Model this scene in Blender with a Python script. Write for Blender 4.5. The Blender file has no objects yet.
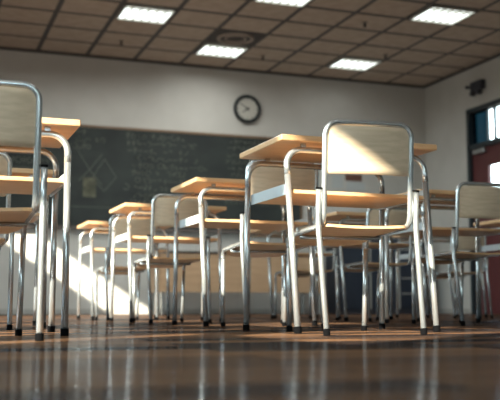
import bpy, bmesh, math, random
from mathutils import Vector, Matrix
random.seed(7)
C = bpy.context.scene.collection
SC = bpy.context.scene

# ------------------------------------------------------------------ materials
def mat(name, color, rough=.5, metal=0., spec=.5):
    m = bpy.data.materials.new(name); m.use_nodes = True
    b = m.node_tree.nodes['Principled BSDF']
    b.inputs['Base Color'].default_value = (*color, 1)
    b.inputs['Roughness'].default_value = rough
    b.inputs['Metallic'].default_value = metal
    b.inputs['Specular IOR Level'].default_value = spec
    return m

def nd(m, t, **kw):
    n = m.node_tree.nodes.new(t)
    for k, v in kw.items(): setattr(n, k, v)
    return n

def noise_color(m, c1, c2, scale=(1, 1, 1), detail=4, nscale=8, lo=.35, hi=.65, bump=0, rough=None):
    nt = m.node_tree; b = nt.nodes['Principled BSDF']
    tc = nd(m, 'ShaderNodeTexCoord'); mp = nd(m, 'ShaderNodeMapping'); no = nd(m, 'ShaderNodeTexNoise'); cr = nd(m, 'ShaderNodeValToRGB')
    mp.inputs['Scale'].default_value = scale
    no.inputs['Scale'].default_value = nscale; no.inputs['Detail'].default_value = detail
    cr.color_ramp.elements[0].position = lo; cr.color_ramp.elements[0].color = (*c1, 1)
    cr.color_ramp.elements[1].position = hi; cr.color_ramp.elements[1].color = (*c2, 1)
    L = nt.links.new
    L(tc.outputs['Object'], mp.inputs['Vector']); L(mp.outputs['Vector'], no.inputs['Vector'])
    L(no.outputs['Fac'], cr.inputs['Fac']); L(cr.outputs['Color'], b.inputs['Base Color'])
    if bump:
        bp = nd(m, 'ShaderNodeBump'); bp.inputs['Strength'].default_value = bump; bp.inputs['Distance'].default_value = .01
        L(no.outputs['Fac'], bp.inputs['Height']); L(bp.outputs['Normal'], b.inputs['Normal'])
    if rough:
        mr = nd(m, 'ShaderNodeMapRange'); mr.inputs['To Min'].default_value = rough[0]; mr.inputs['To Max'].default_value = rough[1]
        L(no.outputs['Fac'], mr.inputs['Value']); L(mr.outputs['Result'], b.inputs['Roughness'])
    return m

M = {}
M['wood'] = noise_color(mat('light_wood', (.6, .38, .2), .38), (.585, .345, .175), (.67, .425, .235), (1.2, 14, 14), 5, 5)
M['plywood'] = noise_color(mat('plywood', (.6, .38, .2), .4), (.57, .335, .165), (.65, .41, .22), (1.2, 14, 14), 5, 6)
M['pale_ply'] = noise_color(mat('pale_plywood', (.6, .48, .35), .4), (.55, .43, .30), (.64, .505, .36), (1.2, 14, 14), 5, 6)
M['steel'] = mat('satin_steel', (.56, .59, .60), .27, .78)
M['plate'] = mat('grey_painted_steel', (.50, .54, .56), .45, .2)
M['rubber'] = mat('black_rubber', (.003, .003, .0035), .9, 0, .04)
M['wall'] = noise_color(mat('wall_paint', (.56, .52, .46), .85), (.53, .51, .475), (.57, .55, .515), (1, 1, 1), 3, 3)
M['tile'] = noise_color(mat('ceiling_tile', (.45, .36, .29), .95), (.46, .35, .27), (.53, .42, .33), (1, 1, 1), 5, 9)
M['grid'] = mat('ceiling_grid', (.10, .085, .08), .7)
M['dark_panel'] = mat('dark_ceiling_panel', (.09, .075, .07), .8)
M['vent'] = mat('vent_metal', (.36, .29, .24), .6)
M['board'] = noise_color(mat('chalkboard', (.02, .027, .025), .75), (.016, .021, .021), (.03, .038, .035), (1, 1, 1.5), 5, 2.5)
M['chalk'] = mat('chalk', (.125, .135, .11), .95)
M['dust'] = noise_color(mat('chalk_dust', (.1, .1, .07), .95), (.06, .062, .045), (.13, .13, .09), (1, 1, 1), 4, 14)
M['boardframe'] = mat('board_wood_trim', (.20, .13, .08), .6)
M['clockrim'] = mat('clock_rim', (.02, .024, .025), .5)
M['clockface'] = mat('clock_face', (.52, .50, .45), .6)
M['hand'] = mat('clock_hand', (.05, .05, .05), .6)
M['door'] = noise_color(mat('maroon_door', (.12, .03, .03), .5), (.10, .026, .028), (.13, .036, .036), (8, 8, .6), 3, 4)
M['frame'] = mat('dark_door_frame', (.025, .035, .042), .45)
M['navy'] = mat('navy_metal', (.014, .02, .034), .5)
M['greydesk'] = mat('grey_laminate', (.38, .36, .33), .6)
M['tan'] = noise_color(mat('tan_laminate', (.45, .29, .17), .55), (.42, .27, .16), (.48, .315, .19), (1, 1, 8), 3, 3)
M['paper'] = mat('paper', (.5, .52, .52), .9)
M['darkpaper'] = mat('dark_poster', (.16, .08, .06), .9)
M['unit'] = mat('dark_plastic', (.045, .045, .058), .6)
M['blind'] = mat('added_blind_fabric', (.45, .42, .36), .9)  # cloth of the added sun-cutting blinds
M['alu'] = mat('aluminium', (.45, .46, .46), .4, .8)

def emis(name, col, s):
    m = mat(name, (.8, .8, .8), .5)
    b = m.node_tree.nodes['Principled BSDF']
    b.inputs['Emission Color'].default_value = (*col, 1); b.inputs['Emission Strength'].default_value = s
    return m
M['lamp'] = emis('lamp_tube_diffuser', (.90, 1.0, .97), .62)
M['louvre'] = mat('louvre_metal', (.55, .52, .46), .4, .3)

def glass(name, tint):
    m = bpy.data.materials.new(name); m.use_nodes = True; nt = m.node_tree; nt.nodes.clear()
    o = nd(m, 'ShaderNodeOutputMaterial'); t = nd(m, 'ShaderNodeBsdfTransparent'); g = nd(m, 'ShaderNodeBsdfGlossy'); x = nd(m, 'ShaderNodeMixShader')
    t.inputs['Color'].default_value = (*tint, 1); g.inputs['Roughness'].default_value = .02; x.inputs['Fac'].default_value = .06
    L = nt.links.new
    L(t.outputs['BSDF'], x.inputs[1]); L(g.outputs['BSDF'], x.inputs[2]); L(x.outputs['Shader'], o.inputs['Surface'])
    return m
M['glass'] = glass('clear_glass', (.95, .99, .99))
M['tealglass'] = glass('teal_tinted_glass', (.03, .065, .08))

# floor: dark polished planks, slightly uneven gloss; plank contrast stands in for streaks of sun
def floor_mat():
    m = bpy.data.materials.new('polished_floor'); m.use_nodes = True; nt = m.node_tree; nt.nodes.clear(); L = nt.links.new
    o = nd(m, 'ShaderNodeOutputMaterial'); df = nd(m, 'ShaderNodeBsdfDiffuse'); gl = nd(m, 'ShaderNodeBsdfGlossy'); mx = nd(m, 'ShaderNodeMixShader')
    tc = nd(m, 'ShaderNodeTexCoord')
    br = nd(m, 'ShaderNodeTexBrick'); br.inputs['Scale'].default_value = 1
    br.inputs['Brick Width'].default_value = 1.2; br.inputs['Row Height'].default_value = .15; br.inputs['Mortar Size'].default_value = .003
    br.inputs['Color1'].default_value = (.135, .072, .038, 1); br.inputs['Color2'].default_value = (.008, .008, .010, 1); br.inputs['Mortar'].default_value = (.015, .012, .010, 1)
    L(tc.outputs['Object'], br.inputs['Vector']); L(br.outputs['Color'], df.inputs['Color'])
    n1 = nd(m, 'ShaderNodeTexNoise'); n1.inputs['Scale'].default_value = 3.0; n1.inputs['Detail'].default_value = 3
    mr = nd(m, 'ShaderNodeMapRange'); mr.inputs['To Min'].default_value = .07; mr.inputs['To Max'].default_value = .20
    L(tc.outputs['Object'], n1.inputs['Vector']); L(n1.outputs['Fac'], mr.inputs['Value']); L(mr.outputs['Result'], gl.inputs['Roughness'])
    n2 = nd(m, 'ShaderNodeTexNoise'); n2.inputs['Scale'].default_value = 5; n2.inputs['Detail'].default_value = 2
    bp = nd(m, 'ShaderNodeBump'); bp.inputs['Strength'].default_value = .10; bp.inputs['Distance'].default_value = .01
    L(tc.outputs['Object'], n2.inputs['Vector']); L(n2.outputs['Fac'], bp.inputs['Height']); L(bp.outputs['Normal'], gl.inputs['Normal'])
    gl.inputs['Color'].default_value = (.74, .86, 1, 1); mx.inputs['Fac'].default_value = .13
    L(df.outputs[0], mx.inputs[1]); L(gl.outputs[0], mx.inputs[2]); L(mx.outputs[0], o.inputs['Surface'])
    return m
M['floor'] = floor_mat()

# ------------------------------------------------------------------ mesh helpers
def obj(name, bm, m, parent=None, smooth=False, label=None, loc=None):
    me = bpy.data.meshes.new(name); bm.normal_update(); bm.to_mesh(me); bm.free()
    o = bpy.data.objects.new(name, me); C.objects.link(o)
    for mm in (m if isinstance(m, (list, tuple)) else [m]): me.materials.append(mm)
    if smooth:
        for p in me.polygons: p.use_smooth = True
    if parent is not None: o.parent = parent
    if label: o['label'] = label
    if loc: o.location = loc
    return o

def tag(o, label, cat, group=None, kind=None):
    if label: o['label'] = label
    if cat: o['category'] = cat
    if group: o['group'] = group
    if kind: o['kind'] = kind
    return o

def thing(name, label, cat, loc=(0, 0, 0), rz=0, group=None):
    o = bpy.data.objects.new(name, None); o.empty_display_size = .1; C.objects.link(o)
    o.location = loc; o.rotation_euler = (0, 0, rz)
    return tag(o, label, cat, group)

def struct(o): o['kind'] = 'structure'; return o

def box(bm, x0, x1, y0, y1, z0, z1, bev=0, seg=1):
    r = bmesh.ops.create_cube(bm, size=1)
    vs = r['verts']
    for v in vs:
        v.co = Vector((x0 + (v.co.x + .5) * (x1 - x0), y0 + (v.co.y + .5) * (y1 - y0), z0 + (v.co.z + .5) * (z1 - z0)))
    if bev:
        es = list({e for v in vs for e in v.link_edges})
        bmesh.ops.bevel(bm, geom=es, offset=bev, segments=seg, affect='EDGES', profile=.5)
    return bm

def boxes(*bs, bev=0):
    bm = bmesh.new()
    for b in bs: box(bm, *b, bev=bev)
    return bm

def fillet(pts, radii, n=7):
    out = []
    for i, p in enumerate(pts):
        p = Vector(p)
        r = radii[i]
        if r == 0 or i == 0 or i == len(pts) - 1: out.append(p); continue
        a = (Vector(pts[i - 1]) - p).normalized(); b = (Vector(pts[i + 1]) - p).normalized()
        ang = a.angle(b); d = r / math.tan(ang / 2)
        s = p + a * d; e = p + b * d
        c = p + (a + b).normalized() * (r / math.sin(ang / 2))
        v0 = s - c; v1 = e - c; t = v0.angle(v1)
        for k in range(n + 1):
            f = k / n
            out.append(c + (v0 * math.sin((1 - f) * t) + v1 * math.sin(f * t)) / math.sin(t))
    return out

def tube(bm, pts, r, n=12, cap=True, r_end=None):
    pts = [Vector(p) for p in pts]
    rings = []; T0 = (pts[1] - pts[0]).normalized()
    ref = Vector((0, 0, 1)) if abs(T0.z) < .9 else Vector((1, 0, 0))
    N = (ref - T0 * ref.dot(T0)).normalized()
    for i, p in enumerate(pts):
        if i == 0: T = T0
        elif i == len(pts) - 1: T = (pts[-1] - pts[-2]).normalized()
        else: T = ((pts[i + 1] - p).normalized() + (p - pts[i - 1]).normalized()).normalized()
        N = (N - T * N.dot(T)).normalized(); B = T.cross(N)
        rr = r if r_end is None else r + (r_end - r) * i / (len(pts) - 1)
        rings.append([bm.verts.new(p + (N * math.cos(2 * math.pi * k / n) + B * math.sin(2 * math.pi * k / n)) * rr) for k in range(n)])
    for a, b in zip(rings, rings[1:]):
        for k in range(n): bm.faces.new((a[k], a[(k + 1) % n], b[(k + 1) % n], b[k]))
    if cap:
        bm.faces.new(rings[0][::-1]); bm.faces.new(rings[-1])
    return bm

def tb(pts, r, n=12):
    bm = bmesh.new(); tube(bm, pts, r, n); return bm

def disc(bm, c, r, h, axis='Y', n=40, bev=0):
    """short cylinder, centre of its first face at c, extending h along the axis"""
    c = Vector(c); A = {'X': Vector((1, 0, 0)), 'Y': Vector((0, 1, 0)), 'Z': Vector((0, 0, 1))}[axis]
    tube(bm, [c, c + A * h], r, n); return bm

def ring(bm, c, R, r, axis='Y', n=48, m=10):
    A, U, V = {'Y': (Vector((0, 1, 0)), Vector((1, 0, 0)), Vector((0, 0, 1))), 'Z': (Vector((0, 0, 1)), Vector((1, 0, 0)), Vector((0, 1, 0)))}[axis]
    c = Vector(c); rings = []
    for i in range(n):
        a = 2 * math.pi * i / n; d = U * math.cos(a) + V * math.sin(a)
        rings.append([bm.verts.new(c + d * (R + r * math.cos(2 * math.pi * k / m)) + A * r * math.sin(2 * math.pi * k / m)) for k in range(m)])
    for i in range(n):
        a, b = rings[i], rings[(i + 1) % n]
        for k in range(m): bm.faces.new((a[k], b[k], b[(k + 1) % m], a[(k + 1) % m]))
    return bm

def panel(bm, w, h, t, rad, curve, nx=14, place=None, rad_low=None):
    """rounded rectangular board in local (u along width, v along height), thickness t; curve(u,v)->offset; place(u,v,d)->Vector"""
    rad_low = rad if rad_low is None else rad_low
    def halfh(u):
        def edge(R):
            d = w / 2 - abs(u)
            if d >= R: return 0
            return R - math.sqrt(max(0, R * R - (R - d) ** 2))
        return h / 2 - edge(rad), -h / 2 + edge(rad_low)
    us = []
    R = max(rad, rad_low)
    k = 6
    left = [-w / 2 + R * (1 - math.cos(math.pi / 2 * i / k)) for i in range(k + 1)] if R > 0 else [-w / 2]
    mid = [-w / 2 + R + (w - 2 * R) * i / nx for i in range(1, nx)]
    us = left + mid + [-u for u in reversed(left)]
    nv = 8
    front = []; back = []
    for u in us:
        top, bot = halfh(u)
        cf = []; cb = []
        for j in range(nv + 1):
            v = bot + (top - bot) * j / nv
            o = curve(u, v)
            cf.append(bm.verts.new(place(u, v, o - t / 2))); cb.append(bm.verts.new(place(u, v, o + t / 2)))
        front.append(cf); back.append(cb)
    for i in range(len(us) - 1):
        for j in range(nv):
            bm.faces.new((front[i][j], front[i + 1][j], front[i + 1][j + 1], front[i][j + 1]))
            bm.faces.new((back[i][j], back[i][j + 1], back[i + 1][j + 1], back[i + 1][j]))
        bm.faces.new((front[i][nv], front[i + 1][nv], back[i + 1][nv], back[i][nv]))
        bm.faces.new((front[i][0], back[i][0], back[i + 1][0], front[i + 1][0]))
    for j in range(nv):
        bm.faces.new((front[0][j], front[0][j + 1], back[0][j + 1], back[0][j]))
        bm.faces.new((front[-1][j], back[-1][j], back[-1][j + 1], front[-1][j + 1]))
    return bm

def copy_tree(o, parent=None):
    c = o.copy(); C.objects.link(c)
    if parent is not None: c.parent = parent
    for ch in list(o.children): copy_tree(ch, c)
    return c

# ------------------------------------------------------------------ room shell
XL, XR, YB, YF, ZC = -1.75, 6.703, -2.6, 11.157, 3.20
struct(obj('floor', boxes((XL - .3, XR + .3, YB - .3, YF + .3, -.1, 0)), M['floor']))
struct(obj('wall_front', boxes((XL - .3, XR + .3, YF, YF + .2, 0, ZC + .1)), M['wall']))
RX0, RX1, RZ0, RZ1 = -1.6, .9, .95, 2.1
struct(obj('wall_rear', boxes((XL - .3, RX0, YB - .2, YB, 0, ZC + .1), (RX1, XR + .3, YB - .2, YB, 0, ZC + .1), (RX0, RX1, YB - .2, YB, 0, RZ0), (RX0, RX1, YB - .2, YB, RZ1, ZC + .1)), M['wall']))
rw = struct(obj('window_5', boxes((RX0, RX1, YB - .12, YB - .06, RZ0, RZ0 + .05), (RX0, RX1, YB - .12, YB - .06, RZ1 - .05, RZ1), *[(x, x + .05, YB - .12, YB - .06, RZ0, RZ1) for x in (RX0, -.79, .04, RX1 - .05)]), M['alu']))  # unseen rear window added to brighten surfaces facing the camera
obj('window_pane', boxes((RX0, RX1, YB - .095, YB - .089, RZ0, RZ1)), M['glass'], rw)
# right wall, with the doorway opening
DY0, DY1, DZT = 8.95, 10.10, 2.64
struct(obj('wall_right', boxes((XR, XR + .11, YB, DY0, 0, ZC + .1), (XR, XR + .11, DY1, YF, 0, ZC + .1), (XR, XR + .11, DY0, DY1, DZT, ZC + .1)), M['wall']))
# left wall with the tall windows the sun comes through
WIN = [(-.30, 1.98), (2.44, 3.46), (3.76, 6.70), (7.40, 8.95)]
Z0, Z1 = 1.0, 3.06
bl = [(XL - .11, XL, YB, WIN[0][0], 0, ZC + .1), (XL - .11, XL, WIN[-1][1], YF, 0, ZC + .1),
      (XL - .11, XL, WIN[0][0], WIN[-1][1], 0, Z0), (XL - .11, XL, WIN[0][0], WIN[-1][1], Z1, ZC + .1)]
for a, b in zip(WIN, WIN[1:]): bl.append((XL - .11, XL, a[1], b[0], Z0, Z1))  # piers spaced to throw shade on chosen desks and chairs
bl += [(XL - .11, XL, WIN[0][0], .72, Z0, 1.78), (XL - .11, XL, .97, 1.30, Z0, 1.78), (XL - .11, XL, WIN[3][0], WIN[3][1], Z0, 2.62)]  # solid fills added to block low sun and shape its patches
struct(obj('wall_left', boxes(*bl), M['wall']))
LO = (1.50, 1.75)        # short rail added to shade part of the left desk leg
for i, (a, b) in enumerate(WIN):
    x0, x1 = XL - .10, XL - .05
    zs = Z0 if i < 3 else 2.62
    bars = [(x0, x1, a, b, zs, zs + .03), (x0, x1, a, b, Z1 - .03, Z1), (x0, x1, a, a + .04, zs, Z1), (x0, x1, b - .04, b, zs, Z1)]
    if i < 3: bars.append((x0, x1, a, b, 2.70, 2.76))
    if i == 0: bars.append((x0, x1, .90, 1.32, *LO))
    fr = struct(obj('window_%d' % (i + 1), boxes(*bars), M['alu']))
    g = obj('window_pane', boxes((XL - .078, XL - .072, a, b, zs, Z1)), M['glass'], fr)
# unseen roller blinds added to cut the sun down to chosen patches
for (a, b, zb, lab) in [(-.35, .62, 2.685, 'unseen roller blind added at the rear end of the left wall windows to cut the sun'), (.64, 1.17, 1.72, 'narrow unseen roller blind added low on the left wall to shade the left chair'),
                        (1.19, 3.34, 2.685, 'wide unseen roller blind added beside the narrow low one to cut the high sun'), (3.36, 6.78, 2.685, 'unseen roller blind added over the middle window of the left wall to cut the high sun')]:
    o = obj('added_sun_blind', boxes((XL + .005, XL + .012, a, b, zb, ZC - .05)), M['blind'])
    tag(o, lab, 'blind', 'unseen blinds added on the left wall to shape the sun')

# ceiling: slab, dark grid, tiles (one structure)
TW, TD, TX, TY = .6, .527, 1.308, YF
struct(obj('ceiling', boxes((XL - .3, XR + .3, YB - .3, YF + .3, ZC + .006, ZC + .12)), M['grid']))
LAMPS_AND_FILL = [(1, 3), (3, 1), (6, 1), (6, 5), (3, 5), (0, 6), (3, 9), (0, 11), (6, 9), (-3, 8), (-3, 14), (3, 14), (6, 14), (0, 17), (3, 19), (6, 19), (-3, 19)]  # entries beyond the built panels are unseen, added as fill light
VENT = (3, 2)
tl = []
for k in range(-6, 10):
    for j in range(0, 26):
        xa, xb = TX + k * TW, TX + (k + 1) * TW
        yb, ya = TY - j * TD, TY - (j + 1) * TD
        if xb < XL or xa > XR or yb < YB or (k, j) in LAMPS_AND_FILL or (k, j) == VENT: continue
        tl.append((max(xa + .028, XL), min(xb - .028, XR), max(ya + .034, YB), yb - .034, ZC + .002, ZC + .008))
struct(obj('ceiling_tiles', boxes(*tl), M['tile']))
struct(obj('trim_1', boxes((XL, XR, YF - .025, YF, ZC - .03, ZC + .02)), M['grid']))
struct(obj('trim_2', boxes((XR - .025, XR, YB, YF, ZC - .03, ZC + .02)), M['grid']))
struct(obj('baseboard_front', boxes((XL, XR, YF - .012, YF, 0, .06)), M['greydesk']))
struct(obj('baseboard_right', boxes((XR - .012, XR, YB, DY0 - .06, 0, .06), (XR - .012, XR, DY1 + .06, YF - .02, 0, .06)), M['greydesk']))

# ceiling lights
LAB = {(1, 3): 'lit square ceiling light panel on the left, above the blackboard side', (3, 1): 'lit ceiling light panel beside the round ceiling vent',
       (6, 1): 'lit ceiling light panel above and right of the wall clock, close to the front wall', (6, 5): 'lit ceiling light panel at the top right, nearest the door wall',
       (3, 5): 'lit ceiling light panel cut off by the top edge of the photo'}
def ceiling_light(k, j):
    xa, xb = TX + k * TW + .03, TX + (k + 1) * TW - .03
    yb, ya = TY - j * TD - .02, TY - (j + 1) * TD + .02
    cx, cy = (xa + xb) / 2, (ya + yb) / 2
    t = thing('ceiling_light', LAB.get((k, j), 'square ceiling light panel with louvres further back in the room, out of the photo'), 'ceiling light', (cx, cy, ZC), 0, 'louvred ceiling lights')
    w, d = (xb - xa) / 2, (yb - ya) / 2
    obj('light_frame', boxes((-w, w, -d, -d + .015, -.022, .006), (-w, w, d - .015, d, -.022, .006), (-w, -w + .015, -d, d, -.022, .006), (w - .015, w, -d, d, -.022, .006)), M['louvre'], t)
    obj('diffuser', boxes((-w + .015, w - .015, -d + .015, d - .015, -.004, .004)), M['lamp'], t)
    sl = [(-w + 2 * w * i / 6 - .006, -w + 2 * w * i / 6 + .006, -d + .015, d - .015, -.020, -.004) for i in range(1, 6)]
    sl += [(-w + .015, w - .015, -d + .075, -d + .085, -.018, -.004)]
    obj('louvre', boxes(*sl), M['louvre'], t)
    return t
for kj in LAMPS_AND_FILL[:5]: ceiling_light(*kj)

# round vent in its dark panel
k, j = VENT
vx, vy = TX + (k + .5) * TW, TY - (j + .5) * TD
v = thing('ceiling_vent', 'round ceiling vent in a dark square panel beside a light', 'vent', (vx, vy, ZC))
obj('vent_panel', boxes((-TW / 2 + .022, TW / 2 - .022, -TD / 2 + .015, TD / 2 - .015, -.001, .006)), M['dark_panel'], v)
b_ = bmesh.new(); ring(b_, (0, 0, -.004), .20, .022, 'Z'); obj('outer_ring', b_, M['vent'], v, True)
b_ = bmesh.new(); ring(b_, (0, 0, -.008), .12, .012, 'Z'); obj('inner_ring', b_, M['vent'], v, True)
b_ = bmesh.new(); disc(b_, (0, 0, -.012), .06, .014, 'Z', 24); obj('vent_hub', b_, M['dark_panel'], v)
# small sprinkler heads on the tiles
for (sx, sy, lab) in [(TX + 1.45 * TW, TY - 1.45 * TD, 'small ceiling sprinkler head below the left ceiling light'), (TX + 4.45 * TW, TY - 1.35 * TD, 'small ceiling sprinkler head to the right of the vent'),
                      (TX + 6.8 * TW, TY - 2.45 * TD, 'small dark ceiling sprinkler head behind the right-hand light panels'), (TX + 5.4 * TW, TY - 4.5 * TD, 'small ceiling sprinkler head at the top edge of the photo')]:
    t = thing('ceiling_sprinkler', lab, 'sprinkler', (sx, sy, ZC), 0, 'ceiling sprinkler heads')
    b_ = bmesh.new(); disc(b_, (0, 0, -.008), .035, .014, 'Z', 20); obj('escutcheon', b_, M['vent'], t)
    b_ = bmesh.new(); disc(b_, (0, 0, -.045), .012, .04, 'Z', 12); disc(b_, (0, 0, -.05), .022, .005, 'Z', 14); obj('nozzle', b_, M['grid'], t)

# ------------------------------------------------------------------ blackboard
BX0, BX1, BZ0, BZ1 = -.9, 4.80, 1.03, 2.315
bb = thing('blackboard', 'long dark green blackboard covered in faint chalk writing on the front wall', 'blackboard', ((BX0 + BX1) / 2, YF, BZ0))
w = (BX1 - BX0) / 2; h = BZ1 - BZ0
obj('writing_surface', boxes((-w + .03, w - .03, -.02, -.002, .03, h - .03)), M['board'], bb)
obj('board_frame', boxes((-w, w, -.03, -.002, h - .03, h), (-w, w, -.03, -.002, 0, .03), (-w, -w + .03, -.03, -.002, .03, h - .03), (w - .03, w, -.03, -.002, .03, h - .03)), M['boardframe'], bb)
obj('chalk_tray', boxes((-w, w, -.09, -.03, -.012, .002), (-w, w, -.09, -.082, .002, .02)), M['grid'], bb)
ch = bmesh.new()
def stroke(pts, wd=.010):
    for (x0, z0), (x1, z1) in zip(pts, pts[1:]):
        d = Vector((x1 - x0, z1 - z0)); L_ = d.length
        if L_ < 1e-5: continue
        n = Vector((-d.y, d.x)) / L_ * wd / 2; e = d / L_ * wd / 2
        q = [(x0 - e.x + n.x, z0 - e.y + n.y), (x0 - e.x - n.x, z0 - e.y - n.y), (x1 + e.x - n.x, z1 + e.y - n.y), (x1 + e.x + n.x, z1 + e.y + n.y)]
        ch.faces.new([ch.verts.new((a - (BX0 + BX1) / 2, -.0212, b - BZ0)) for a, b in q])
def scribble(x, z, s):
    kind = random.random()
    if kind < .35:   # loop
        a0 = random.uniform(0, 6.28); stroke([(x + s * .45 * math.cos(a0 + t * .7), z + s * .5 + s * .45 * math.sin(a0 + t * .7)) for t in range(random.randint(5, 9))])
    elif kind < .7:  # zigzag
        stroke([(x + random.uniform(-.4, .4) * s, z + random.uniform(0, 1) * s) for t in range(random.randint(3, 5))])
    elif kind < .85: stroke([(x - .4 * s, z + .5 * s), (x + .4 * s, z + .5 * s)])
    else: stroke([(x, z), (x + .1 * s, z + s)]); stroke([(x - .3 * s, z + .6 * s), (x + .35 * s, z + .6 * s)])
for (xa, xb, za, zb, s) in [(-.7, 1.7, 1.35, 2.25, .075), (2.42, 3.65, 1.5, 2.26, .075), (3.7, 4.65, 1.35, 2.26, .07), (1.72, 2.4, 1.95, 2.26, .07), (2.42, 3.0, 1.2, 1.5, .06)]:
    z = zb - s
    while z > za:
        x = xa + random.uniform(0, .15)
        end = xb - random.uniform(0, .5)
        while x < end:
            if random.random() > .06: scribble(x, z, s * random.uniform(.7, 1.1))
            x += s * random.uniform(.75, 1.0)
        z -= s * 1.25
# the drawn figure at the left: crossing lines and a diamond
stroke([(1.80, 2.02), (1.98, 1.74), (2.12, 1.58)], .007); stroke([(2.12, 1.96), (1.95, 1.74), (1.84, 1.62)], .007)
stroke([(2.0, 1.66), (2.15, 1.90), (2.3, 1.68), (2.15, 1.5), (2.0, 1.66)], .007)
stroke([(1.72, 1.3), (1.72, 1.95)], .006); stroke([(1.72, 1.3), (2.35, 1.3)], .006)
c_ = obj('chalk_writing', ch, M['chalk'], bb); c_['kind'] = 'stuff'
dm = bmesh.new(); box(dm, 1.89 - (BX0 + BX1) / 2, 2.05 - (BX0 + BX1) / 2, -.0214, -.0206, 1.42 - BZ0, 1.66 - BZ0); obj('chalk_block', dm, M['dust'], bb)

# clock
ck = thing('wall_clock', 'round wall clock with a dark rim and pale face above the blackboard', 'clock', (4.02, YF, 2.668))
b_ = bmesh.new(); disc(b_, (0, -.035, 0), .165, .033, 'Y', 48); obj('clock_face', b_, M['clockface'], ck)
b_ = bmesh.new(); ring(b_, (0, -.032, 0), .168, .026, 'Y'); obj('clock_rim', b_, M['clockrim'], ck, True)
def hand(ang, L_, wd, y):
    bm = bmesh.new(); a = math.radians(ang); d = Vector((math.sin(a), 0, math.cos(a))); n = Vector((math.cos(a), 0, -math.sin(a)))
    p0 = -d * .03; q = [p0 + n * wd, p0 - n * wd, d * L_ - n * wd * .5, d * L_ + n * wd * .5]
    f1 = [bm.verts.new(p + Vector((0, y, 0))) for p in q]; f2 = [bm.verts.new(p + Vector((0, y - .003, 0))) for p in q]
    bm.faces.new(f1); bm.faces.new(f2[::-1])
    for i in range(4): bm.faces.new((f1[i], f2[i], f2[(i + 1) % 4], f1[(i + 1) % 4]))
    return bm
obj('hour_hand', hand(235, .085, .010, -.038), M['hand'], ck)
obj('minute_hand', hand(305, .115, .007, -.042), M['hand'], ck)
b_ = bmesh.new(); disc(b_, (0, -.048, 0), .016, .012, 'Y', 16); obj('hand_hub', b_, M['hand'], ck)
for i in range(12):
    a = i * math.pi / 6; c, s = math.cos(a), math.sin(a); b_ = bmesh.new()
    tube(b_, [(s * .118, -.0365, c * .118), (s * .138, -.0365, c * .138)], .0035, 6); obj('hour_mark', b_, M['hand'], ck)

# ------------------------------------------------------------------ door in the right wall
d = struct(thing('door_1', None, None, (XR, (DY0 + DY1) / 2, 0)))
W = (DY1 - DY0) / 2
obj('door_frame', boxes((-.02, .10, -W, -W + .05, 0, DZT), (-.02, .10, W - .06, W, 0, DZT), (-.02, .10, -W, W, DZT - .06, DZT), (-.02, .10, -W, W, 2.10, 2.16), (.035, .07, .178, .20, 2.16, DZT - .06), (.035, .07, .025, .055, 2.16, DZT - .06)), M['frame'], d)
obj('transom_pane', boxes((.05, .056, .19, W - .06, 2.16, DZT - .06)), M['tealglass'], d)
obj('transom_pane', boxes((.05, .056, -W + .05, .19, 2.16, DZT - .06)), M['glass'], d)
lf = obj('door_leaf', boxes((.03, .075, -W + .05, W - .06, .0, 1.20), (.03, .075, -W + .05, W - .06, 1.86, 2.10), (.03, .075, .18, W - .06, 1.20, 1.86), (.03, .075, -W + .05, -.42, 1.20, 1.86)), M['door'], d)
obj('door_pane', boxes((.05, .056, -.42, .18, 1.20, 1.86)), M['glass'], lf)
obj('door_closer', boxes((-.03, .03, .20, .44, 2.03, 2.085), bev=.006), M['alu'], lf)
b_ = bmesh.new(); tube(b_, fillet([(.03, -.40, 1.0), (-.03, -.40, 1.0), (-.03, -.28, 1.0)], [0, .015, 0]), .011); obj('door_handle', b_, M['alu'], lf, True)

# small emergency light unit on the right wall
u = thing('wall_mounted_light', 'small dark wall unit high on the right wall above the door', 'emergency light', (XR, 9.80, 2.84)); u.scale = (.8, .8, .8)
obj('unit_body', boxes((-.10, 0, -.17, .13, 0, .14), bev=.008), M['unit'], u)
for yy in (-.10, .07):
    b_ = bmesh.new(); tube(b_, [(-.06, yy, 0), (-.07, yy, -.03)], .012); tube(b_, [(-.05, yy, -.055), (-.12, yy, -.045)], .035, 16, r_end=.045); obj('lamp_head', b_, M['unit'], u)
b_ = bmesh.new(); tube(b_, [(-.05, .13, .10), (-.05, .24, .10)], .010); box(b_, -.09, -.02, .24, .28, .08, .12); obj('side_arm', b_, M['unit'], u)

# notices beside the blackboard
NT = [(5.33, 1.77, .17, .17, 'paper', 'small pale paper notice nearest the blackboard, seen under the front chair backrest'),
      (5.57, 1.835, .25, .09, 'darkpaper', 'dark strip notice on the front wall directly above a wide pale one'), (5.60, 1.715, .28, .12, 'paper', 'wide pale notice on the front wall under the dark strip notice')]
for (x, z, ww, hh, mm, lab) in NT:
    tag(obj('wall_notice', boxes((-ww / 2, ww / 2, -.004, 0, -hh / 2, hh / 2)), M[mm], None, loc=(x, YF - .0005, z)), lab, 'notice', 'notices on the front wall')

# teacher's desk
td = thing('teacher_desk', 'wide tan teacher desk with a closed front panel below the blackboard', 'desk', (3.63, 10.45, 0))
obj('desktop', boxes((-1.05, 1.05, -.30, .30, .72, .745), bev=.004), M['greydesk'], td)
obj('front_panel', boxes((-1.0, 1.0, -.27, -.25, .255, .70)), M['tan'], td)
for s in (-1, 1): obj('side_panel', boxes((s * 1.0 - .01, s * 1.0 + .01, -.25, .27, .255, .72)), M['tan'], td)
obj('shade_gap_strip', boxes((-1.0, 1.0, -.26, -.24, .70, .72)), M['navy'], td)  # dark strip stands in for the shaded recess under the desktop
for sx in (-1, 1):
    for sy in (-.24, .24):
        obj('leg', boxes((sx * .97 - .015, sx * .97 + .015, sy - .015, sy + .015, 0, .72)), M['steel'], td)

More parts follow.
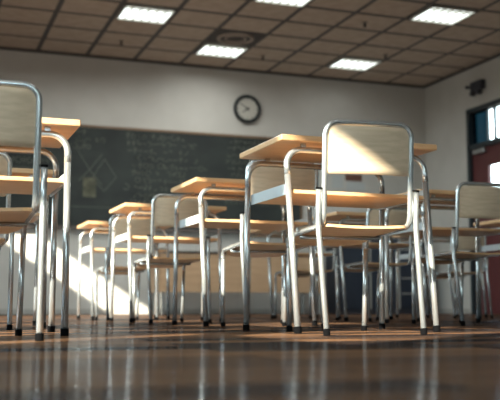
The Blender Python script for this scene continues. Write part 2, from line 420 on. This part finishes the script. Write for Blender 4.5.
# dark storage rack at the right end of the front wall
rk = thing('storage_rack', 'dark navy storage cabinet with pale uprights in the far right corner', 'cabinet', (5.75, 10.85, 0))
obj('cabinet_body', boxes((-.62, .62, -.20, .28, .06, .98)), M['navy'], rk)
obj('cabinet_top', boxes((-.64, .64, -.22, .29, .98, 1.0)), M['greydesk'], rk)
obj('plinth', boxes((-.60, .60, -.17, .27, 0, .06)), M['unit'], rk)
for x in (-.21, .21): obj('upright', boxes((x - .008, x + .008, -.212, -.20, .06, .98)), M['greydesk'], rk)
for z in (.26, .46, .66, .84): obj('shelf_edge', boxes((.24, .58, -.206, -.20, z - .008, z + .008)), M['greydesk'], rk)
for x in (-.25, .17):
    obj('handle', boxes((x - .006, x + .006, -.226, -.20, .5, .62)), M['alu'], rk)

# ------------------------------------------------------------------ school desk
GRP_D = 'school desks in rows'; GRP_C = 'school chairs at the desks'
RT = .0114
def make_desk():
    t = thing('school_desk', '', 'desk', (0, 0, 0), 0, GRP_D)
    obj('tabletop', boxes((-.317, .317, -.225, .225, .678, .70), bev=.003), M['wood'], t)
    # near (student side) inverted U, splayed towards the student; far one upright
    for name, hx, fx, ty, fy in (('near', .283, .274, -.180, -.262), ('far', .297, .297, .178, .200)):
        top = .655
        def P(s, z): f = 1 - z / top; return (s * (hx + (fx - hx) * f), ty + (fy - ty) * f, z)
        A = [P(-1, .56), P(-1, top), P(1, top), P(1, .56)]
        bm = tb(fillet(A, [0, .06, .06, 0], 9), RT, 14)
        obj('crossbar', bm, M['steel'], t, True)
        for s in (-1, 1):
            lg = obj('leg', tb([P(s, .005), P(s, .56)], RT, 14), M['steel'], t, True)
            p = Vector(P(s, 0)); q = Vector(P(s, .022))
            obj('rubber_foot', tb([p, q], RT + .002, 14), M['rubber'], lg, False, 'black rubber foot')
        # pads between the crossbar and the tabletop
        for s in (-1, 1):
            obj('mounting_bracket', boxes((s * .215 - .009, s * .215 + .009, ty - .007, ty + .007, top, .678)), M['steel'], t)
    obj('shelf', boxes((-.272, .272, -.195, .165, .493, .507), bev=.002), M['wood'], t)
    for s in (-1, 1):
        bm = bmesh.new(); box(bm, s * .2795 - .0025, s * .2795 + .0025, -.198, .186, .490, .530)
        obj('side_rail', bm, M['plate'], t, label='grey metal side rail of the book shelf')
    return t

# ------------------------------------------------------------------ school chair
RC = .0095
def make_chair():
    t = thing('school_chair', '', 'chair', (0, 0, 0), 0, GRP_C)
    hw = .153
    P = [(-hw, .428, .31), (-hw, .430, .352), (-hw, .008, .362), (-hw, -.022, .703), (hw, -.022, .703), (hw, .008, .362), (hw, .430, .352), (hw, .428, .31)]
    obj('frame', tb(fillet(P, [0, .034, .04, .045, .045, .04, .034, 0], 9), RC, 14), M['steel'], t, True)
    for s in (-1, 1):
        lg = obj('leg', tb([(s * hw, .428, .31), (s * (hw - .005), .445, .005)], RC, 14), M['steel'], t, True)
        obj('rubber_foot', tb([(s * (hw - .005), .445, 0), (s * (hw - .0053), .444, .02)], RC + .0018, 14), M['rubber'], lg, False, 'black rubber foot')
        x = s * (hw + .0200)
        lg = obj('leg', tb(fillet([(x, -.006, .478), (x, .004, .36), (x - s * .006, -.058, .005)], [0, .25, 0], 8), RC, 14), M['steel'], t, True)
        obj('rubber_foot', tb([(x - s * .006, -.058, 0), (x - s * .006, -.0547, .02)], RC + .0018, 14), M['rubber'], lg, False, 'black rubber foot')
        obj('end_cap', tb([(x, -.006, .478), (x, -.0066, .484)], RC + .0008, 14), M['rubber'], lg, False, 'black plug')
    # plywood seat, rounded front corners, slight dish and a waterfall front edge
    def sc(u, v): return -.006 * (1 - (2 * u / .30) ** 2) - (max(0, v - .09) ** 2) * 1.35
    def sp(u, v, d_): y = .225 + v; return Vector((u, y, 0.362 - .010 * (y / .43) + d_))
    bm = bmesh.new(); panel(bm, .298, .43, .009, .06, sc, 14, sp, .03)
    obj('seat', bm, M['plywood'], t, False)
    obj('seat_stretcher', tb([(-hw, .28, .340), (hw, .28, .340)], .007, 10), M['steel'], t, True)
    # backrest: bowed plywood between the uprights
    def bc(u, v): return -.020 * (1 - (2 * u / .29) ** 2)
    def bp(u, v, d_): z = .610 + v; return Vector((u, .006 - .024 * (z - .38) / .32 + d_, z))
    bm = bmesh.new(); panel(bm, .290, .160, .010, .028, bc, 14, bp, .012)
    br = obj('backrest', bm, M['pale_ply'], t, True)
    for s in (-1, 1):
        for z in (.57, .655):
            obj('bolt', tb([(s * .138, .000, z), (s * .153, -.010, z)], .005, 8), M['steel'], br)
    return t

desk0 = make_desk(); chair0 = make_chair()
def place(o, x, y, rz, lab):
    o.location = (x, y, 0); o.rotation_euler = (0, 0, math.radians(rz)); o['label'] = lab
# desks by near-left corner (x, y)
DESKS = [(1.2, 2.97, 0, 'nearest desk of the middle row, behind the sunlit front chair'),
         (-.143, 2.97, 0, 'school desk cut off by the left edge of the photo, nearest on that side'),
         (-.06, 4.12, 0, 'light wood school desk at the left edge, standing behind the nearest left desk'),
         (1.228, 4.12, 0, 'second desk of the middle row, its left corner in front of the blackboard'),
         (1.145, 5.30, 0, 'light wood school desk third in the middle row, left of the grey backed chair'),
         (1.145, 6.53, 0, 'light wood school desk furthest back in the middle row, beside the sunlit wall patch'),
         (2.45, 4.14, 0, 'shaded school desk on the right behind the dark chair at the right edge'),
         (2.53, 5.32, 0, 'shaded school desk second in the right row, seen under the seat of the front chair'),
         (2.50, 6.52, 0, 'distant desk third in the right row, seen between the legs of the nearest middle desk'),
         (3.84, 5.30, 0, 'dark school desk at the right edge below the door window'),
         (3.84, 6.52, 0, 'distant dark school desk near the door, behind the right hand chair')]
for i, (x, y, r, lab) in enumerate(DESKS):
    o = desk0 if i == 0 else copy_tree(desk0)
    place(o, x + .319, y + .225, r, lab)
# chairs by the midpoint between their uprights
CHAIRS = [(1.417, 2.735, -6.5, 'sunlit plywood school chair at the front, pushed under the nearest middle desk'),
          (.155, 2.58, -2, 'dark shaded school chair cut off by the left edge, nearest to the camera there'),
          (.19, 3.78, 0, 'school chair at the left edge behind the nearest left chair, only its right side showing'),
          (1.455, 3.60, -5, 'school chair whose backrest shows under the tabletop of the nearest middle desk'),
          (1.375, 4.93, 0, 'school chair with a grey tan backrest between the second and third middle desks'),
          (1.38, 6.13, 0, 'school chair whose seat shows under the furthest middle desk'),
          (2.675, 3.92, 0, 'dark school chair at the right edge with a wide shaded backrest'),
          (2.775, 5.08, 0, 'school chair in the right row seen below the seat of the front chair'),
          (2.82, 6.30, 0, 'distant school chair in the right row seen between the legs of the front chair'),
          (4.10, 6.22, 0, 'distant dark school chair near the door, right of the front chair legs')]
for i, (x, y, r, lab) in enumerate(CHAIRS):
    o = chair0 if i == 0 else copy_tree(chair0)
    place(o, x, y, r, lab)

# ------------------------------------------------------------------ light
sd = Vector((1, .8, -.65)).normalized()
s = bpy.data.lights.new('sun', 'SUN'); s.energy = 9.5; s.angle = math.radians(.8); s.color = (1, .85, .68)
so = bpy.data.objects.new('sun', s); C.objects.link(so); so.location = (-6, -3, 6)
so.rotation_euler = sd.to_track_quat('-Z', 'Y').to_euler()
w = bpy.data.worlds.new('sky'); SC.world = w; w.use_nodes = True
nt = w.node_tree; bg = nt.nodes['Background']
tc = nt.nodes.new('ShaderNodeTexCoord'); sx = nt.nodes.new('ShaderNodeSeparateXYZ'); cr = nt.nodes.new('ShaderNodeValToRGB')
nt.links.new(tc.outputs['Generated'], sx.inputs[0]); nt.links.new(sx.outputs['Z'], cr.inputs['Fac'])
e = cr.color_ramp.elements; e[0].position = 0; e[0].color = (.12, .11, .10, 1); e[1].position = .04; e[1].color = (.80, .95, 1.0, 1)
nt.links.new(cr.outputs['Color'], bg.inputs['Color']); bg.inputs['Strength'].default_value = 2.6
# lamps of the built panels plus added unseen fill lights, strength set per position
for k, j in LAMPS_AND_FILL:
    x, y = TX + (k + .5) * TW, TY - (j + .5) * TD
    if not (XL < x < XR and YB < y < YF): continue
    l = bpy.data.lights.new('ceiling_lamp_and_fill', 'AREA'); l.shape = 'RECTANGLE'; l.size = .5; l.size_y = .42; l.energy = {6: .8 if j == 1 else .2, 3: 9.5 if j > 1 else 2.9, 1: 9, 0: 8, -3: 3}[k] if j < 9 else {6: .05, 3: .3, 0: 1.0, -3: 6 if j > 14 else 1.5}[k]; l.color = (.97, 1, .95); l.spread = math.radians(168)
    o = bpy.data.objects.new('ceiling_lamp_and_fill', l); C.objects.link(o); o.location = (x, y, ZC - .03)
# sky portals at the window openings
def portal(loc, rot, sx_, sy_):
    l = bpy.data.lights.new('window_portal', 'AREA'); l.shape = 'RECTANGLE'; l.size = sx_; l.size_y = sy_; l.energy = 1; l.cycles.is_portal = True
    o = bpy.data.objects.new('window_portal', l); C.objects.link(o); o.location = loc; o.rotation_euler = rot
for a, b in WIN: portal((XL - .2, (a + b) / 2, (Z0 + Z1) / 2), (0, -math.pi / 2, 0), Z1 - Z0, b - a)

portal(((RX0 + RX1) / 2, YB - .22, (RZ0 + RZ1) / 2), (math.pi / 2, 0, 0), RX1 - RX0, RZ1 - RZ0)
# ------------------------------------------------------------------ camera
cam = bpy.data.cameras.new('camera'); co = bpy.data.objects.new('camera', cam); C.objects.link(co); SC.camera = co
co.location = (0, 0, .092); co.rotation_euler = (math.radians(90 + 6.62), 0, math.radians(-20.034))
cam.sensor_width = 36; cam.lens = 917.64 * 36 / 500; cam.clip_start = .02
cam.dof.use_dof = True; cam.dof.focus_distance = 3.15; cam.dof.aperture_fstop = 4.0
v = SC.view_settings; v.view_transform = 'Standard'; v.look = 'None'; v.gamma = 1; v.use_curve_mapping = False; v.exposure = 1.75
